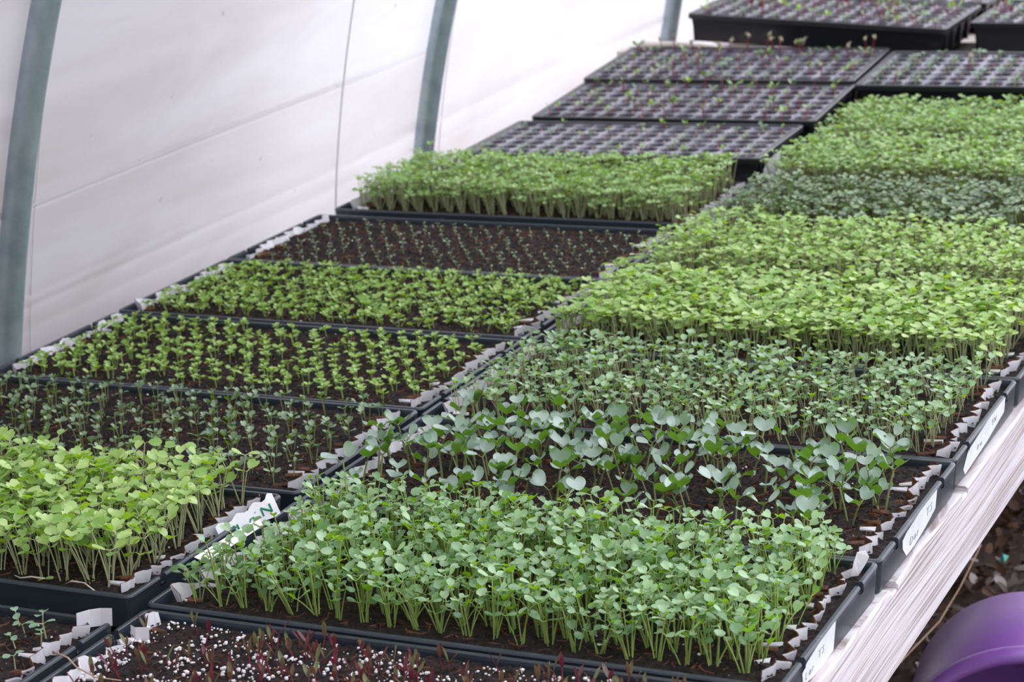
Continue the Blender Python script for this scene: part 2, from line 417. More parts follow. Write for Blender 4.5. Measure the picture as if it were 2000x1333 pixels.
def strip_mesh(seed, side):
    """wavy white paper at one short end; side=+1 right end, -1 left end"""
    rng = random.Random(seed); mb = MB(); path = []
    py = (TD-.040)/NY
    for j in range(NY):
        y0 = .025 + py*j; a = rng.uniform(.006, .0135)
        for k in range(9):
            s = k/9; path.append((a*math.sin(PI*s)**.7 + rng.uniform(-.0006, .0006), y0 + py*(s+.16*math.sin(2*PI*s)), rng.uniform(-.0008, .0008)))
    path.append((0, TD-.015, 0))
    x0 = TW-.028 if side > 0 else .028
    V = []; Mi = []
    lean = 0; ht = 0; l2 = h2 = 0
    for i, (dx, y, dz) in enumerate(path):
        if i % 9 == 0: l2 = rng.uniform(-.001, .0085); h2 = rng.uniform(-.003, .0085)
        lean += (l2-lean)*.35; ht += (h2-ht)*.35
        V += [(x0+side*(dx+lean*.0), y, -.016), (x0+side*(dx+lean), y, ht+dz-.0016), (x0+side*(dx+lean+.0002), y, ht+dz), (x0+side*(dx+lean-.0008), y, ht+dz), (x0+side*(dx-.0009), y, -.016)]
    F = []; mi = []
    for i in range(len(path)-1):
        for k in range(4): F.append((i*5+k, (i+1)*5+k, (i+1)*5+k+1, i*5+k+1)); mi.append(1 if (k in (2, 3) if side > 0 else k == 2) else 0)
    mb.add(V, F); mb.M = mi
    # folded tabs lying towards the middle of the tray
    for _ in range(7):
        y = rng.uniform(.02, TD-.02); L = rng.uniform(.010, .022); b = x0 - side*.002; wd = rng.uniform(.0015, .004); z = -.0040
        y2 = y + rng.uniform(-.006, .006)
        mb.add([(b, y, z), (b, y+wd, z+.003), (b-side*L, y2+wd*.4, z+.0015), (b-side*L, y2, z-.001), (b, y+.0008, z-.002), (b-side*L, y2+.0008, z-.003)],
               [(0,1,2,3), (0,3,5,4)], rng.choice([0, 1, 1]))
    return mb.build('paper_strip', [M['paper'], M['brown']], False)

shell_me = tray_shell_mesh()
soils = [soil_mesh(s) for s in (1, 2, 3)]
pots = [pots_mesh(11), pots_mesh(12, .0016), pots_mesh(13)]
strips = {(s, k): strip_mesh(20+k+(s > 0)*9, s) for s in (1, -1) for k in range(4)}
TRAYS = {}
def tray(key, x, y, z, label, v=0, rot=0, pots_v=0, tilt=0):
    r = bpy.data.objects.new('seedling_tray', None); C.objects.link(r); r.location = (x, y, z); r.rotation_euler = (tilt, 0, rot); r.empty_display_size = .05
    tag(r, label, 'tray', 'slate plastic trays of paper pots')
    obj('tray_shell', shell_me, r)
    tag(obj('soil', soils[v % 3], r), kind='stuff')
    obj('paper_pots', pots[pots_v % 3], r)
    for s in (1, -1): obj('paper_strip', strips[(s, v % 4)], r)
    TRAYS[key] = r
    return r

XA, XB = -.643, .003
tray('A0', XA-.002, -.022, -.006, 'slate plastic tray of sparse mint-green sprouts, in front of the lime tray', 0, 0, 1)
tray('B0', XB+.004, .002, -.002, 'slate plastic tray of white perlite and narrow dark red seedlings', 1)
tray('A1', XA, .290, .007, 'slate plastic tray packed with pale lime leaves, beside a strip of green-printed white paper', 2)
tray('B1', XB, .294, 0, 'slate plastic tray crowded with small blue-green seedlings, in front of the big-leaved tray', 3)
tray('A2', XA+.003, .600, 0, 'slate plastic tray with thin rows of dusky dark green seedlings', 1)
tray('B2', XB+.001, .581, 0, 'slate plastic tray of the largest, waxy grey-green seedling leaves over brown soil', 0, 0, 1)
tray('A3', XA+.004, .890, 0, 'slate plastic tray with separate rows of chartreuse seedlings over dark soil', 2)
tray('B3', XB-.001, .868, 0, 'slate plastic tray of fine blue-green seedlings on thin stems behind the big-leaved tray', 1)
tray('A4', XA+.002, 1.187, 0, 'slate plastic tray nearly filled with yellow-green seedlings, beside the plastic wall', 3)
tray('B4', XB, 1.158, 0, 'slate plastic tray packed with tall bright lime seedlings showing bare pale stems in front', 2)
tray('A5', XA+.002, 1.476, 0, 'slate plastic tray of mostly bare soil dotted with tiny sprouts', 0)
tray('B5', XB, 1.448, 0, 'slate plastic tray packed with bright green seedlings, just in front of the dusky green tray', 0)
tray('A6', XA+.008, 1.800, 0, 'slate plastic tray of dense fresh green seedlings directly in front of the black plug trays', 1)
tray('B6', XB-.004, 1.742, 0, 'slate plastic tray of dense dusky green seedlings between two brighter trays', 3)
tray('B7', XB-.006, 2.035, 0, 'slate plastic tray of bright seedlings directly behind the dusky green tray', 2)
tray('B8', XB-.010, 2.325, 0, 'slate plastic tray of bright seedlings touching the black plug tray behind it', 0)

# ---- perlite in the nearest tray, a little in others
def perlite(tr, n, seed, big=1.0):
    rng = random.Random(seed); mb = MB()
    for _ in range(n):
        x = rng.uniform(.015, TW-.015); y = rng.uniform(.010, TD-.010); r = rng.choice([.0006,.0009,.0013,.0019])*rng.uniform(.8, 1.2)*big
        if noise.noise(Vector((x*25, y*25, seed))) < -.25: continue
        V = []; z = -.0048+r*.4
        for a, b in ((0,90),(0,30),(72,30),(144,30),(216,30),(288,30),(36,-30),(108,-30),(180,-30),(252,-30),(324,-30),(0,-90)):
            a = math.radians(a); b = math.radians(b); q = r*rng.uniform(.7, 1.2)
            V.append((x+q*math.cos(a)*math.cos(b), y+q*math.sin(a)*math.cos(b), z+q*.8*math.sin(b)))
        F = [(0,i,i%5+1) for i in range(1,6)] + [(i,i+5,i%5+1) for i in range(1,6)] + [(i%5+1,i+5,i%5+6) for i in range(1,6)] + [(11,i%5+6,i+5) for i in range(1,6)]
        mb.add(V, F)
    tag(obj('perlite', mb.build('perlite', M['perlite'], False), tr), kind='stuff')
perlite(TRAYS['B0'], 3500, 5, 1.1)
for i, (k, n) in enumerate((('A0', 90), ('A4', 160), ('A3', 60), ('B2', 110), ('A2', 60), ('A1', 60), ('B1', 80), ('A5', 80))): perlite(TRAYS[k], n, 30+i, .8)

# ---- tape labels with handwriting on the rail side
def tape(tr, y0, y1, poly, strokes, x=TW+.0006, slope=-.0035/.034):
    # poly / strokes in (s along the tray 0..1, z in metres); the tape follows the leaning side of the tray
    P = lambda s, z, e=0: (x - .0036*min(1, max(0, -z/.034)) + e, y0+(y1-y0)*s, z)
    V = [P(*p) for p in poly] + [P(*p, -.0003) for p in poly]; n = len(poly)
    F = [tuple(range(n)), tuple(range(2*n-1, n-1, -1))] + [(i, i+n, (i+1) % n+n, (i+1) % n) for i in range(n)]
    t = obj('tape_label', mesh('tape_label', V, F, M['tape'], smooth=False), tr); tag(t, 'torn white tape label with dark handwriting')
    mb = MB()
    for st in strokes: mb.tube([P(*p, .0003) for p in st], .00022, 4)
    obj('handwriting', mb.build('handwriting', M['ink']), t)

def word(chars, s0, ds, z0, h, asp):
    """hand-drawn letters: unit boxes of strokes"""
    G = {'D': [[(0,0),(.05,1),(.7,.8),(.8,.4),(.5,0),(0,0)]], 'a': [[(.7,.55),(.3,.6),(.1,.3),(.3,0),(.6,.15),(.7,.55),(.75,0)]], 'r': [[(.15,0),(.2,.6)],[(.2,.4),(.45,.62),(.7,.55)]],
         'T': [[(0,.9),(.9,1.05)],[(.45,1),(.4,0)]], 'S': [[(.8,.85),(.4,1),(.2,.75),(.6,.5),(.65,.15),(.3,0),(.05,.15)]], 'L': [[(.1,1),(.1,0),(.6,.05)]], 'K': [[(.1,1),(.1,0)],[(.7,.95),(.15,.45),(.75,0)]],
         'G': [[(.7,.9),(.2,.9),(.05,.4),(.3,0),(.75,.15),(.7,.45),(.4,.45)]], 'N': [[(0,0),(.1,1),(.6,0),(.75,1)]], ' ': []}
    out = []; s = s0
    for c in chars:
        for st in G[c]: out.append([(s+p[0]*ds, z0+p[1]*h) for p in st])
        s += ds*1.15
    return out
tape(TRAYS['B1'], .055, .148, [(0,-.011),(.12,-.0055),(.45,-.002),(1,-.0012),(1,-.030),(.7,-.031),(.35,-.029),(.05,-.024)], word('Lar', .10, .085, -.0215, .0075, 1) + word('TS', .48, .09, -.0165, .0075, 1), x=TW+.0004)
tape(TRAYS['B2'], .078, .205, [(0,-.009),(.10,-.005),(.5,-.001),(1,-.0012),(1.0,-.022),(.72,-.029),(.4,-.033),(.17,-.033),(.03,-.019)], word('Dar', .24, .085, -.025, .0085, 1) + word('TS', .70, .09, -.017, .009, 1), x=TW+.0004)
tape(TRAYS['B3'], .042, .226, [(0,-.024),(.08,-.008),(.35,-.004),(.6,-.0012),(1,-.001),(1,-.019),(.6,-.028),(.3,-.031),(.06,-.0335)], word('Ka', .32, .055, -.022, .006, 1) + word('TN', .66, .06, -.015, .006, 1), x=TW+.0004)

# ---- plug trays
PW, PD = .545, .28
def plug_meshes():
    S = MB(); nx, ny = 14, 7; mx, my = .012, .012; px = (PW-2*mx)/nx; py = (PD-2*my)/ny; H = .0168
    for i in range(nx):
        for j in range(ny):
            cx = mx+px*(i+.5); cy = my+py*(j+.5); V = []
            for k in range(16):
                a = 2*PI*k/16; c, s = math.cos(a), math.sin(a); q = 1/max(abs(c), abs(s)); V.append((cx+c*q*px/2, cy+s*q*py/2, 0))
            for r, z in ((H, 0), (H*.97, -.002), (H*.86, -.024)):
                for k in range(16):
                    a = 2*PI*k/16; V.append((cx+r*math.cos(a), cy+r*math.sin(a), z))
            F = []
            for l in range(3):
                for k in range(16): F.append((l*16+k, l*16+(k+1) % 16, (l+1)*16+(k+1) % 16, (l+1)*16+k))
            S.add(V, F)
    # rim and walls
    pts = rrect(PW, PD, .010); prof = [(.0118,0),(.0095,.0003),(.0080,.0026),(.0022,.0030),(0,.0015),(0,-.0075),(.0045,-.0085),(.0075,-.010),(.0150,-.056)]
    V = []; F = []; n = len(pts); k = len(prof)
    for p in pts:
        nx_, ny_ = p[2], p[3]
        for d, z in prof: V.append((p[0]-nx_*d, p[1]-ny_*d, z))
    for i in range(n):
        for j in range(k-1): F.append((i*k+j, ((i+1) % n)*k+j, ((i+1) % n)*k+j+1, i*k+j+1))
    F.append(tuple(i*k+k-1 for i in range(n-1, -1, -1)))
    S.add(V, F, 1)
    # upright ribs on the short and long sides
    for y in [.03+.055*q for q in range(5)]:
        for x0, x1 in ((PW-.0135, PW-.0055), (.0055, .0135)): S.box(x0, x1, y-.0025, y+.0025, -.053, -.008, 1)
    rng = random.Random(77); So = MB()
    for i in range(nx):
        for j in range(ny):
            cx = mx+px*(i+.5); cy = my+py*(j+.5); V = [(cx, cy, -.0035+rng.uniform(-.002, .002))]
            for r, z in ((.009, -.0040), (.0164, -.0070)):
                for k in range(10): a = 2*PI*k/10; V.append((cx+r*math.cos(a), cy+r*math.sin(a), z+rng.uniform(-.0018, .0014)))
            F = [(0, 1+k, 1+(k+1) % 10) for k in range(10)] + [(1+k, 11+k, 11+(k+1) % 10, 1+(k+1) % 10) for k in range(10)]
            So.add(V, F)
            if rng.random() < .35:
                x = cx+rng.uniform(-.01, .01); y = cy+rng.uniform(-.01, .01); So.add([(x,y,-.003),(x+.004,y+.001,-.002),(x+.004,y+.003,-.003),(x,y+.002,-.001),(x+.002,y+.0015,.0008)], [(0,1,4),(1,2,4),(2,3,4),(3,0,4)], 1)
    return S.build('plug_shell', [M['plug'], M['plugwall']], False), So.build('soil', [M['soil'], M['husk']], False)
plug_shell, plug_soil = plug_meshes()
def plug(key, x, y, z, rot, label, tilt=0, roll=0):
    r = bpy.data.objects.new('plug_tray', None); C.objects.link(r); r.location = (x, y, z); r.rotation_euler = (tilt, roll, rot); r.empty_display_size = .05
    tag(r, label, 'tray', 'black plastic plug trays')
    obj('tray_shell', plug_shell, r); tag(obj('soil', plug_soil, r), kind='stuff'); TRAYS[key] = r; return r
R = math.radians
plug('P7', -.562, 2.122, .025, R(2.2), 'black plug tray with a blank white tag on its side, nearest of the plug trays')
plug('P8', -.556, 2.415, .030, R(1.5), 'black plug tray between the one with a tag and the one with hooked sprouts', R(3.0))
plug('P9', -.568, 2.690, .050, R(1.5), 'black plug tray with tall hooked red-stemmed sprouts, against the raised tray', R(3.0))
plug('Q9', -.012, 2.665, .050, R(1.0), 'black plug tray behind the bright green seedlings, next to the tray with hooked sprouts', R(3.0))
plug('P10', -.478, 3.04, .122, R(-1.0), 'black plug tray raised on a timber block, its tall dark side facing the camera', R(1.0), R(3.0))
plug('P11', -.470, 3.335, .118, R(-1.0), 'black plug tray mostly cut off by the top edge, behind the raised one', R(1.0), R(2.0))
plug('Q10', .088, 3.13, .090, R(-1.5), 'black plug tray farthest away, cut off by the upper right corner', R(1.0))
# blank white tag on the near plug tray
t = obj('side_tag', mesh('side_tag', [(PW-.004, .030, -.050), (PW-.002, .034, -.024), (PW+.0005, .060, -.012), (PW+.0008, .130, -.009), (PW-.001, .120, -.036), (PW-.003, .066, -.050)], [(0, 5, 4, 3, 2, 1)], M['tape'], smooth=False), TRAYS['P7'])
tag(t, 'crumpled off-white tag')
md = t.modifiers.new('thickness', 'SOLIDIFY'); md.thickness = .0006

# ------------------------------------------------------------------ the bench
bn = bpy.data.objects.new('potting_bench', None); C.objects.link(bn); bn.location = (0, 1.4, GZ); tag(bn, 'whitewashed wooden potting bench carrying all the trays', 'bench')
def child(name, mb, mat, parent, smooth=False):
    me = mb.build(name, mat, smooth); o = obj(name, me, parent)
    o.matrix_parent_inverse = Matrix.Translation(-parent.location); return o
def rail(x0, x1, face):
    mb = MB(); prof = []
    y = -.6
    while y < 4.22:
        top = -.0365 + .012*max(0, min(1, (.62-y)/.42))
        prof.append((y, top)); y += .02
    if face:   # two small broken notches in the top edge
        for yc in (.600, .872): prof += [(yc-.001, None), (yc, 'n'), (yc+.022, 'n'), (yc+.0225, None)]
        prof.sort(key=lambda p: p[0]); q = []; last = -.036
        for p in prof:
            if isinstance(p[1], float): last = p[1]
            z = p[1] if isinstance(p[1], float) else (last if p[1] is None else last-.006)
            if any(a < p[0] < a+.022 for a in (.600, .872)): z = last-.006
            q.append((p[0], z))
        prof = q
    V = []; F = []; n = len(prof)
    for (y, zt) in prof:
        zb = -.1245; e = .0025
        V += [(x1, y, zb+e), (x1, y, zt-e), (x1-e, y, zt), (x0+e, y, zt), (x0, y, zt-e), (x0, y, zb+e), (x0+e, y, zb), (x1-e, y, zb)]
    for i in range(n-1):
        for k in range(8): F.append((i*8+k, i*8+(k+1) % 8, (i+1)*8+(k+1) % 8, (i+1)*8+k))
    F += [tuple(range(7, -1, -1)), tuple((n-1)*8+k for k in range(8))]
    mb.add(V, F); return mb
child('side_rail', rail(.605, .6425, True), M['wood'], bn)
child('side_rail', rail(-.640, -.604, False), M['wood'], bn)
for k in range(33):
    mb = MB(); y0 = -.58+k*.146; mb.box(-.602, .603, y0, y0+.120, -.063, -.0415); child('deck_slat', mb, M['oldwood'], bn)
for x in (-.55, .55):
    for y in (-.5, 2.95):
        mb = MB(); mb.box(x-.04, x+.04, y, y+.09, GZ-.004, -.0635); child('leg', mb, M['oldwood'], bn)
# timber blocks lifting the farthest trays
mb = MB(); mb.add([(-.62,2.985,-.036),(-.30,2.985,-.036),(-.30,3.07,-.036),(-.62,3.07,-.036),(-.62,2.995,.052),(-.30,2.995,.056),(-.30,3.07,.056),(-.62,3.07,.052)], [(3,2,1,0),(4,5,6,7),(0,1,5,4),(1,2,6,5),(2,3,7,6),(3,0,4,7)])
tag(obj('timber_block', mb.build('timber_block', M['pale'], False)), 'weathered pale timber block under the left end of the raised plug tray', 'block')
mb = MB(); mb.box(-.10, .60, 3.17, 3.30, -.036, .024)
tag(obj('timber_block', mb.build('timber_block', simple('gap_shade_wood', (.05,.032,.025), .85, (.09,.06,.05), 25), False)), 'timber block coloured dark like the shade in the gap between the two farthest trays', 'block')  # shade of the enclosed gap put into the dark wood colour
mb = MB(); mb.tube([(-.56+.022*i, 2.985-.006*math.sin(i*.7), .066+.004*math.sin(i*.5)) for i in range(11)], lambda s: .009*(1-.7*s), 8)
tag(obj('driftwood_stick', mb.build('driftwood_stick', M['pale'])), 'pale bent stick lying behind the hooked sprouts', 'stick')

# ------------------------------------------------------------------ sow the trays
def sow(key, name, label, group, protos, per_cell=1.0, seed=0, smats=None, zoff=-.0056, scale=(.88, 1.12), jit=.0025, cells=None, lm=None, sm=None, keep=None):
    rng = random.Random(seed); tr = TRAYS[key]; mw = Matrix.Translation(tr.location) @ tr.rotation_euler.to_matrix().to_4x4()
    cells = cells or [(i, j) for j in range(NY) for i in range(NX)]
    n = 0
    for c in cells:
        if rng.random() > per_cell: continue
        x, y = cell_xy(*c) if len(c) == 2 and isinstance(c[0], int) else c
        if keep and not keep(x, y): continue
        p = mw @ Vector((x+rng.uniform(-jit, jit), y+rng.uniform(-jit, jit), zoff))
        if not in_view(p): continue
        sme, parts = rng.choice(protos)
        o = bpy.data.objects.new(name, sme); C.objects.link(o)
        s = rng.uniform(*scale); az = rng.uniform(0, 2*PI)
        o.location = p; o.rotation_euler = (rng.uniform(-.08, .08), rng.uniform(-.08, .08), az); o.scale = (s, s, s)
        o['label'] = label; o['category'] = 'seedling'; o['group'] = group
        for nm, me in parts:
            q = bpy.data.objects.new(nm, me); C.objects.link(q); q.parent = o
        n += 1
    return n

def protos(name, count, seed, smat, lmat, **kw):
    out = []; nn = kw.pop('n')
    for k in range(count):
        rng = random.Random(seed*100+k); S, Lf = clump(rng, rng.choice(nn), **kw)
        out.append((S.build(name+'_stems', smat), [('foliage', Lf.build(name+'_foliage', lmat))]))
    return out

NLOG = {}
def S_(key, name, label, group, pr, **kw): NLOG[key] = sow(key, name, label, group, pr, seed=sum(map(ord, key))*7, **kw)

S_('A0', 'mint_sprout', 'single two-leaved mint-green sprout in the sparse nearest tray beside the wall', 'mint sprouts in the nearest wall-side tray',
   protos('mint', 5, 1, M['stem_p'], M['l_mint'], n=[1], h=.013, spread=.003, base_r=.001, L=.0088, W=.0085, notch=.1, tilt=(-.1, .6), flop=0, srad=.0008), per_cell=.85)
S_('A1', 'lime_seedling_clump', 'tall clump of lime-green round leaves in the packed tray by the printed paper', 'lime seedlings beside the printed paper',
   protos('lime', 8, 2, M['stem_p'], M['l_lime'], n=[4, 5, 5, 6], h=.045, hvar=.3, spread=.017, base_r=.004, L=.0135, W=.0135, notch=.2, srad=.0008, trueleaf=0, tilt=(-.25, .95), flop=.12))
S_('A2', 'dusky_seedling', 'small dusky dark green seedling in the sparse rows behind the lime tray', 'dusky seedlings in thin rows',
   protos('dusky', 6, 3, M['stem_d'], M['l_dark'], n=[1, 2, 2], h=.019, spread=.005, base_r=.003, L=.0078, W=.0078, notch=.2, srad=.0006, trueleaf=1, tilt=(.1, 1.0), flop=0), per_cell=.93)
S_('A3', 'chartreuse_seedling', 'short chartreuse seedling in the well-spaced rows over dark soil', 'chartreuse seedlings in spaced rows',
   protos('chart', 6, 4, M['stem_g'], M['l_yel'], n=[2, 3, 3], h=.0105, spread=.003, hvar=.45, base_r=.003, L=.0078, W=.0074, notch=0, srad=.0006, trueleaf=1, tilt=(.1, .9), flop=0), per_cell=.88)
S_('A4', 'yellow_green_seedling', 'compact yellow-green seedling in the nearly filled wall-side tray', 'yellow-green seedlings in the nearly filled tray',
   protos('yelgr', 6, 5, M['stem_g'], M['l_yel'], n=[3, 4, 4], h=.0115, spread=.008, hvar=.5, base_r=.004, L=.0078, W=.0072, notch=0, srad=.0006, trueleaf=1, tilt=(.1, .9), flop=0), per_cell=.97)
S_('A5', 'tiny_sprout', 'tiny newly emerged sprout in the mostly bare tray', 'tiny sprouts in the bare tray',
   protos('tiny', 4, 6, M['stem_p'], M['l_mint'], n=[1], h=.005, spread=.001, base_r=.001, L=.0045, W=.0042, notch=0, srad=.0005, flop=0), per_cell=.9)
S_('A6', 'green_seedling_clump', 'dense clump of fresh green leaves in front of the black plug trays', 'fresh green seedlings before the plug trays',
   protos('green', 8, 7, M['stem_p'], M['l_mid'], n=[7, 8, 9], h=.047, hvar=.34, spread=.014, base_r=.004, L=.0088, W=.0088, notch=.15, srad=.0007, trueleaf=1, tilt=(0, .6)))
def beet(seed):
    rng = random.Random(seed); S = MB(); L = MB()
    for _ in range(rng.choice([1, 2, 2])):
        a = rng.uniform(0, 2*PI); h = rng.uniform(.005, .011); b = (.006*math.cos(a), .006*math.sin(a), -.002)
        tp = (b[0]+.003*math.cos(a), b[1]+.003*math.sin(a), h); S.tube(stem_pts(b, tp), .0006, 4, cap=False); az = rng.uniform(0, 2*PI); t = rng.random()
        for k in range(2): leaf(L, tp, az+k*PI, rng.uniform(.8, 1.35), rng.uniform(.012, .018), .0042, 0, .5, rng.uniform(-.2, .3), 0, max(0, min(1, t+rng.uniform(-.25, .25))), 5, 2)
    return (S.build('beet_stems', M['stem_r']), [('foliage', L.build('beet_foliage', M['l_red']))])
S_('B0', 'red_seedling', 'narrow-leaved dark red seedling among white perlite in the nearest tray', 'dark red seedlings in perlite', [beet(500+i) for i in range(8)], jit=.006, per_cell=.62)
S_('B1', 'blue_green_seedling_clump', 'upright clump of small blue-green leaves in the crowded tray nearest the rail', 'blue-green seedling clumps in the crowded near tray',
   protos('bluegr', 10, 8, M['stem_g'], M['l_blue'], n=[5, 6, 6, 7, 8], h=.044, spread=.016, base_r=.004, L=.0098, W=.0098, notch=.22, hvar=.34, srad=.00075, trueleaf=0, tilt=(-.25, 1.05), flop=.10), per_cell=.96, keep=lambda x, y: not (x < .058 and .09 < y < .26))
S_('B3', 'fine_seedling_clump', 'loose clump of fine blue-green seedlings on thin stems behind the big-leaved tray', 'fine seedlings behind the big-leaved tray',
   protos('fine', 8, 9, M['stem_p'], M['l_blue'], n=[3, 4, 5, 5], h=.032, hvar=.3, spread=.011, base_r=.005, L=.0090, W=.0088, notch=.2, srad=.0006, tilt=(-.2, .9), flop=.05))
S_('B4', 'tall_lime_seedling_clump', 'tall bright lime clump with bare pale stems in the packed rail-side tray', 'tall lime seedlings in the rail-side tray',
   protos('tall', 8, 10, M['stem_p'], M['l_lime'], n=[5, 6, 7], h=.046, hvar=.28, spread=.015, base_r=.004, L=.0118, W=.0122, notch=.2, srad=.0007, tilt=(-.1, .6)))
S_('B5', 'bright_seedling_clump', 'bright green clump in the packed tray in front of the dusky one', 'bright seedlings before the dusky tray',
   protos('bright', 6, 11, M['stem_p'], M['l_lime'], n=[6, 7, 8], h=.047, spread=.014, base_r=.005, L=.0092, W=.0092, notch=.15, srad=.0007, sides=3))
S_('B6', 'dusky_green_seedling_clump', 'dusky green clump in the dense tray between two brighter trays', 'dusky clumps between brighter trays',
   protos('dkclump', 6, 12, M['stem_d'], M['l_dark'], n=[4, 5, 6], h=.040, spread=.014, base_r=.005, L=.0088, W=.0088, notch=.15, srad=.0007, sides=3))
fb = protos('farb', 6, 13, M['stem_p'], M['l_mid'], n=[7, 8, 9], h=.046, spread=.015, base_r=.005, L=.0085, W=.0085, notch=.1, srad=.0007, sides=3)
S_('B7', 'pale_green_seedling_clump', 'pale green clump in the bright tray just behind the dusky one', 'pale green clumps behind the dusky tray', fb)
S_('B8', 'distant_green_seedling_clump', 'pale green clump in the bright tray touching the rear plug tray', 'pale green clumps before the rear plug tray', fb)

# big-leaved seedlings: stem > four leaves
def bigleaf(seed):
    rng = random.Random(seed); S = MB(); parts = []; tops = []
    for _ in range(rng.choice([1, 1, 1, 2])):
        a = rng.uniform(0, 2*PI); h = rng.uniform(.016, .042); b = (.003*math.cos(a), .003*math.sin(a), -.003); tp = (b[0]+.009*math.cos(a), b[1]+.009*math.sin(a), h)
        S.tube(stem_pts(b, tp), lambda s: .0011*(1.2-.4*s), 6, cap=False); tops.append(tp)
        az = rng.uniform(0, 2*PI)
        for k in range(2):
            L = MB(); pa = az+k*PI+rng.uniform(-.5, .5); pl = .006
            pb = (tp[0]+pl*math.cos(pa), tp[1]+pl*math.sin(pa), tp[2]+pl*.8); S.tube([tp, pb], .0007, 4, cap=False)
            leaf(L, pb, pa, rng.uniform(.0, 1.25), rng.uniform(.0125, .0185), rng.uniform(.016, .024), .28, rng.uniform(.2, .6), rng.uniform(-.1, .6), 0, rng.random(), 6, 8, rng.uniform(-.3, .3))
            parts.append(('leaf', L.build('leaf', M['l_big'])))
        if rng.random() < .5:
            L = MB(); leaf(L, tp, az+PI/2, rng.uniform(.9, 1.3), .008, .006, 0, .4, .2, 0, .9, 4, 4); parts.append(('leaf', L.build('leaf', M['l_big'])))
    return (S.build('stem', M['stem_d']), parts)
S_('B2', 'broad_leaf_seedling', 'broad waxy grey-green notched-leaf seedling in the tray of largest leaves', 'broad-leaved seedlings', [bigleaf(900+i) for i in range(12)], per_cell=.52, jit=.008)

# sprouts in the plug trays
def plugcells(): return [(.012+(PW-.024)/14*(i+.5), .012+(PD-.024)/7*(j+.5)) for i in range(14) for j in range(7)]
sp_small = protos('spr', 5, 14, M['stem_r'], M['l_mid'], n=[1, 2], h=.011, spread=.004, base_r=.001, L=.0085, W=.006, notch=0, srad=.0007, tilt=(.3, 1.2), flop=0)
sp_pale = protos('sprp', 5, 15, M['stem_p'], M['l_mint'], n=[1, 2], h=.008, spread=.003, base_r=.001, L=.0075, W=.006, notch=0, srad=.0007, flop=0)
sp_olive = protos('spo', 6, 16, M['stem_r'], M['l_dark'], n=[1, 2], h=.015, spread=.005, base_r=.002, L=.0095, W=.007, notch=0, srad=.0007, tilt=(.2, 1.2), flop=0)
sp_red = protos('sprr', 4, 17, M['stem_r'], M['l_red'], n=[1, 2], h=.012, spread=.004, base_r=.002, L=.010, W=.006, notch=0, srad=.0008, tilt=(.2, 1.2), flop=0)
def hooked(seed):
    rng = random.Random(seed); S = MB(); L = MB(); h = rng.uniform(.014, .026); a = rng.uniform(0, 2*PI)
    pts = [(0, 0, -.003), (.001, 0, h*.5), (.002, .001, h*.9), (.004, .001, h)]
    S.tube(pts, .0009, 6, cap=False); V = []
    for k in range(2): leaf(L, pts[-1], a+k*.9, rng.uniform(.6, 1.4), .0095, .006, 0, .8, .5, 0, rng.uniform(.4, 1), 4, 4)
    # the dry seed coat held over the leaves
    L.tube([(.004, .001, h-.001), (.0045, .001, h+.003), (.0045, .001, h+.006)], lambda s: .0032*math.sin(PI*(.2+.75*s)), 8, 0, .95)
    return (S.build('hook_stem', M['stem_r']), [('foliage', L.build('hook_foliage', M['l_olive']))])
hk = [hooked(700+i) for i in range(5)]
for key, lab, nm, grp, pr, pc, sc in (('P7', 'small sprout in the nearest black plug tray', 'plug_sprout', 'sprouts in the nearest plug tray', sp_small+sp_pale, .6, (.8, 1.25)),
      ('P8', 'sprout with dark olive leaves in the middle black plug tray', 'olive_sprout', 'sprouts in the middle plug tray', sp_olive+sp_small+hk[:1], .65, (.9, 1.4)),
      ('P9', 'hooked red-stemmed sprout in the plug tray against the raised one', 'hooked_sprout', 'hooked sprouts before the raised tray', hk[:3]+sp_olive+sp_small+sp_pale, .65, (.9, 1.4)),
      ('Q9', 'small sprout in the plug tray behind the bright seedlings', 'pale_sprout', 'sprouts in the rear rail-side plug tray', sp_pale+sp_pale+hk[:1], .8, (1.0, 1.5)),
      ('P10', 'small reddish sprout in the raised plug tray', 'reddish_sprout', 'sprouts in the raised plug tray', sp_small+sp_pale+sp_red, .85, (1.0, 1.6)),
      ('Q10', 'small sprout in the farthest corner plug tray', 'corner_sprout', 'sprouts in the farthest plug tray', sp_small+sp_pale+sp_red, .85, (1.0, 1.6))):
    S_(key, nm, lab, grp, pr, cells=plugcells(), per_cell=pc, scale=sc, zoff=-.003)

S_('P9', 'hooked_sprout', 'hooked red-stemmed sprout in the plug tray against the raised one', 'hooked sprouts before the raised tray', hk, cells=[(.075,.262),(.10,.265),(.215,.262),(.255,.262),(.298,.262),(.312,.257),(.322,.262),(.355,.262),(.37,.265),(.50,.262),(.515,.265)], scale=(1.0, 1.35), zoff=-.002)

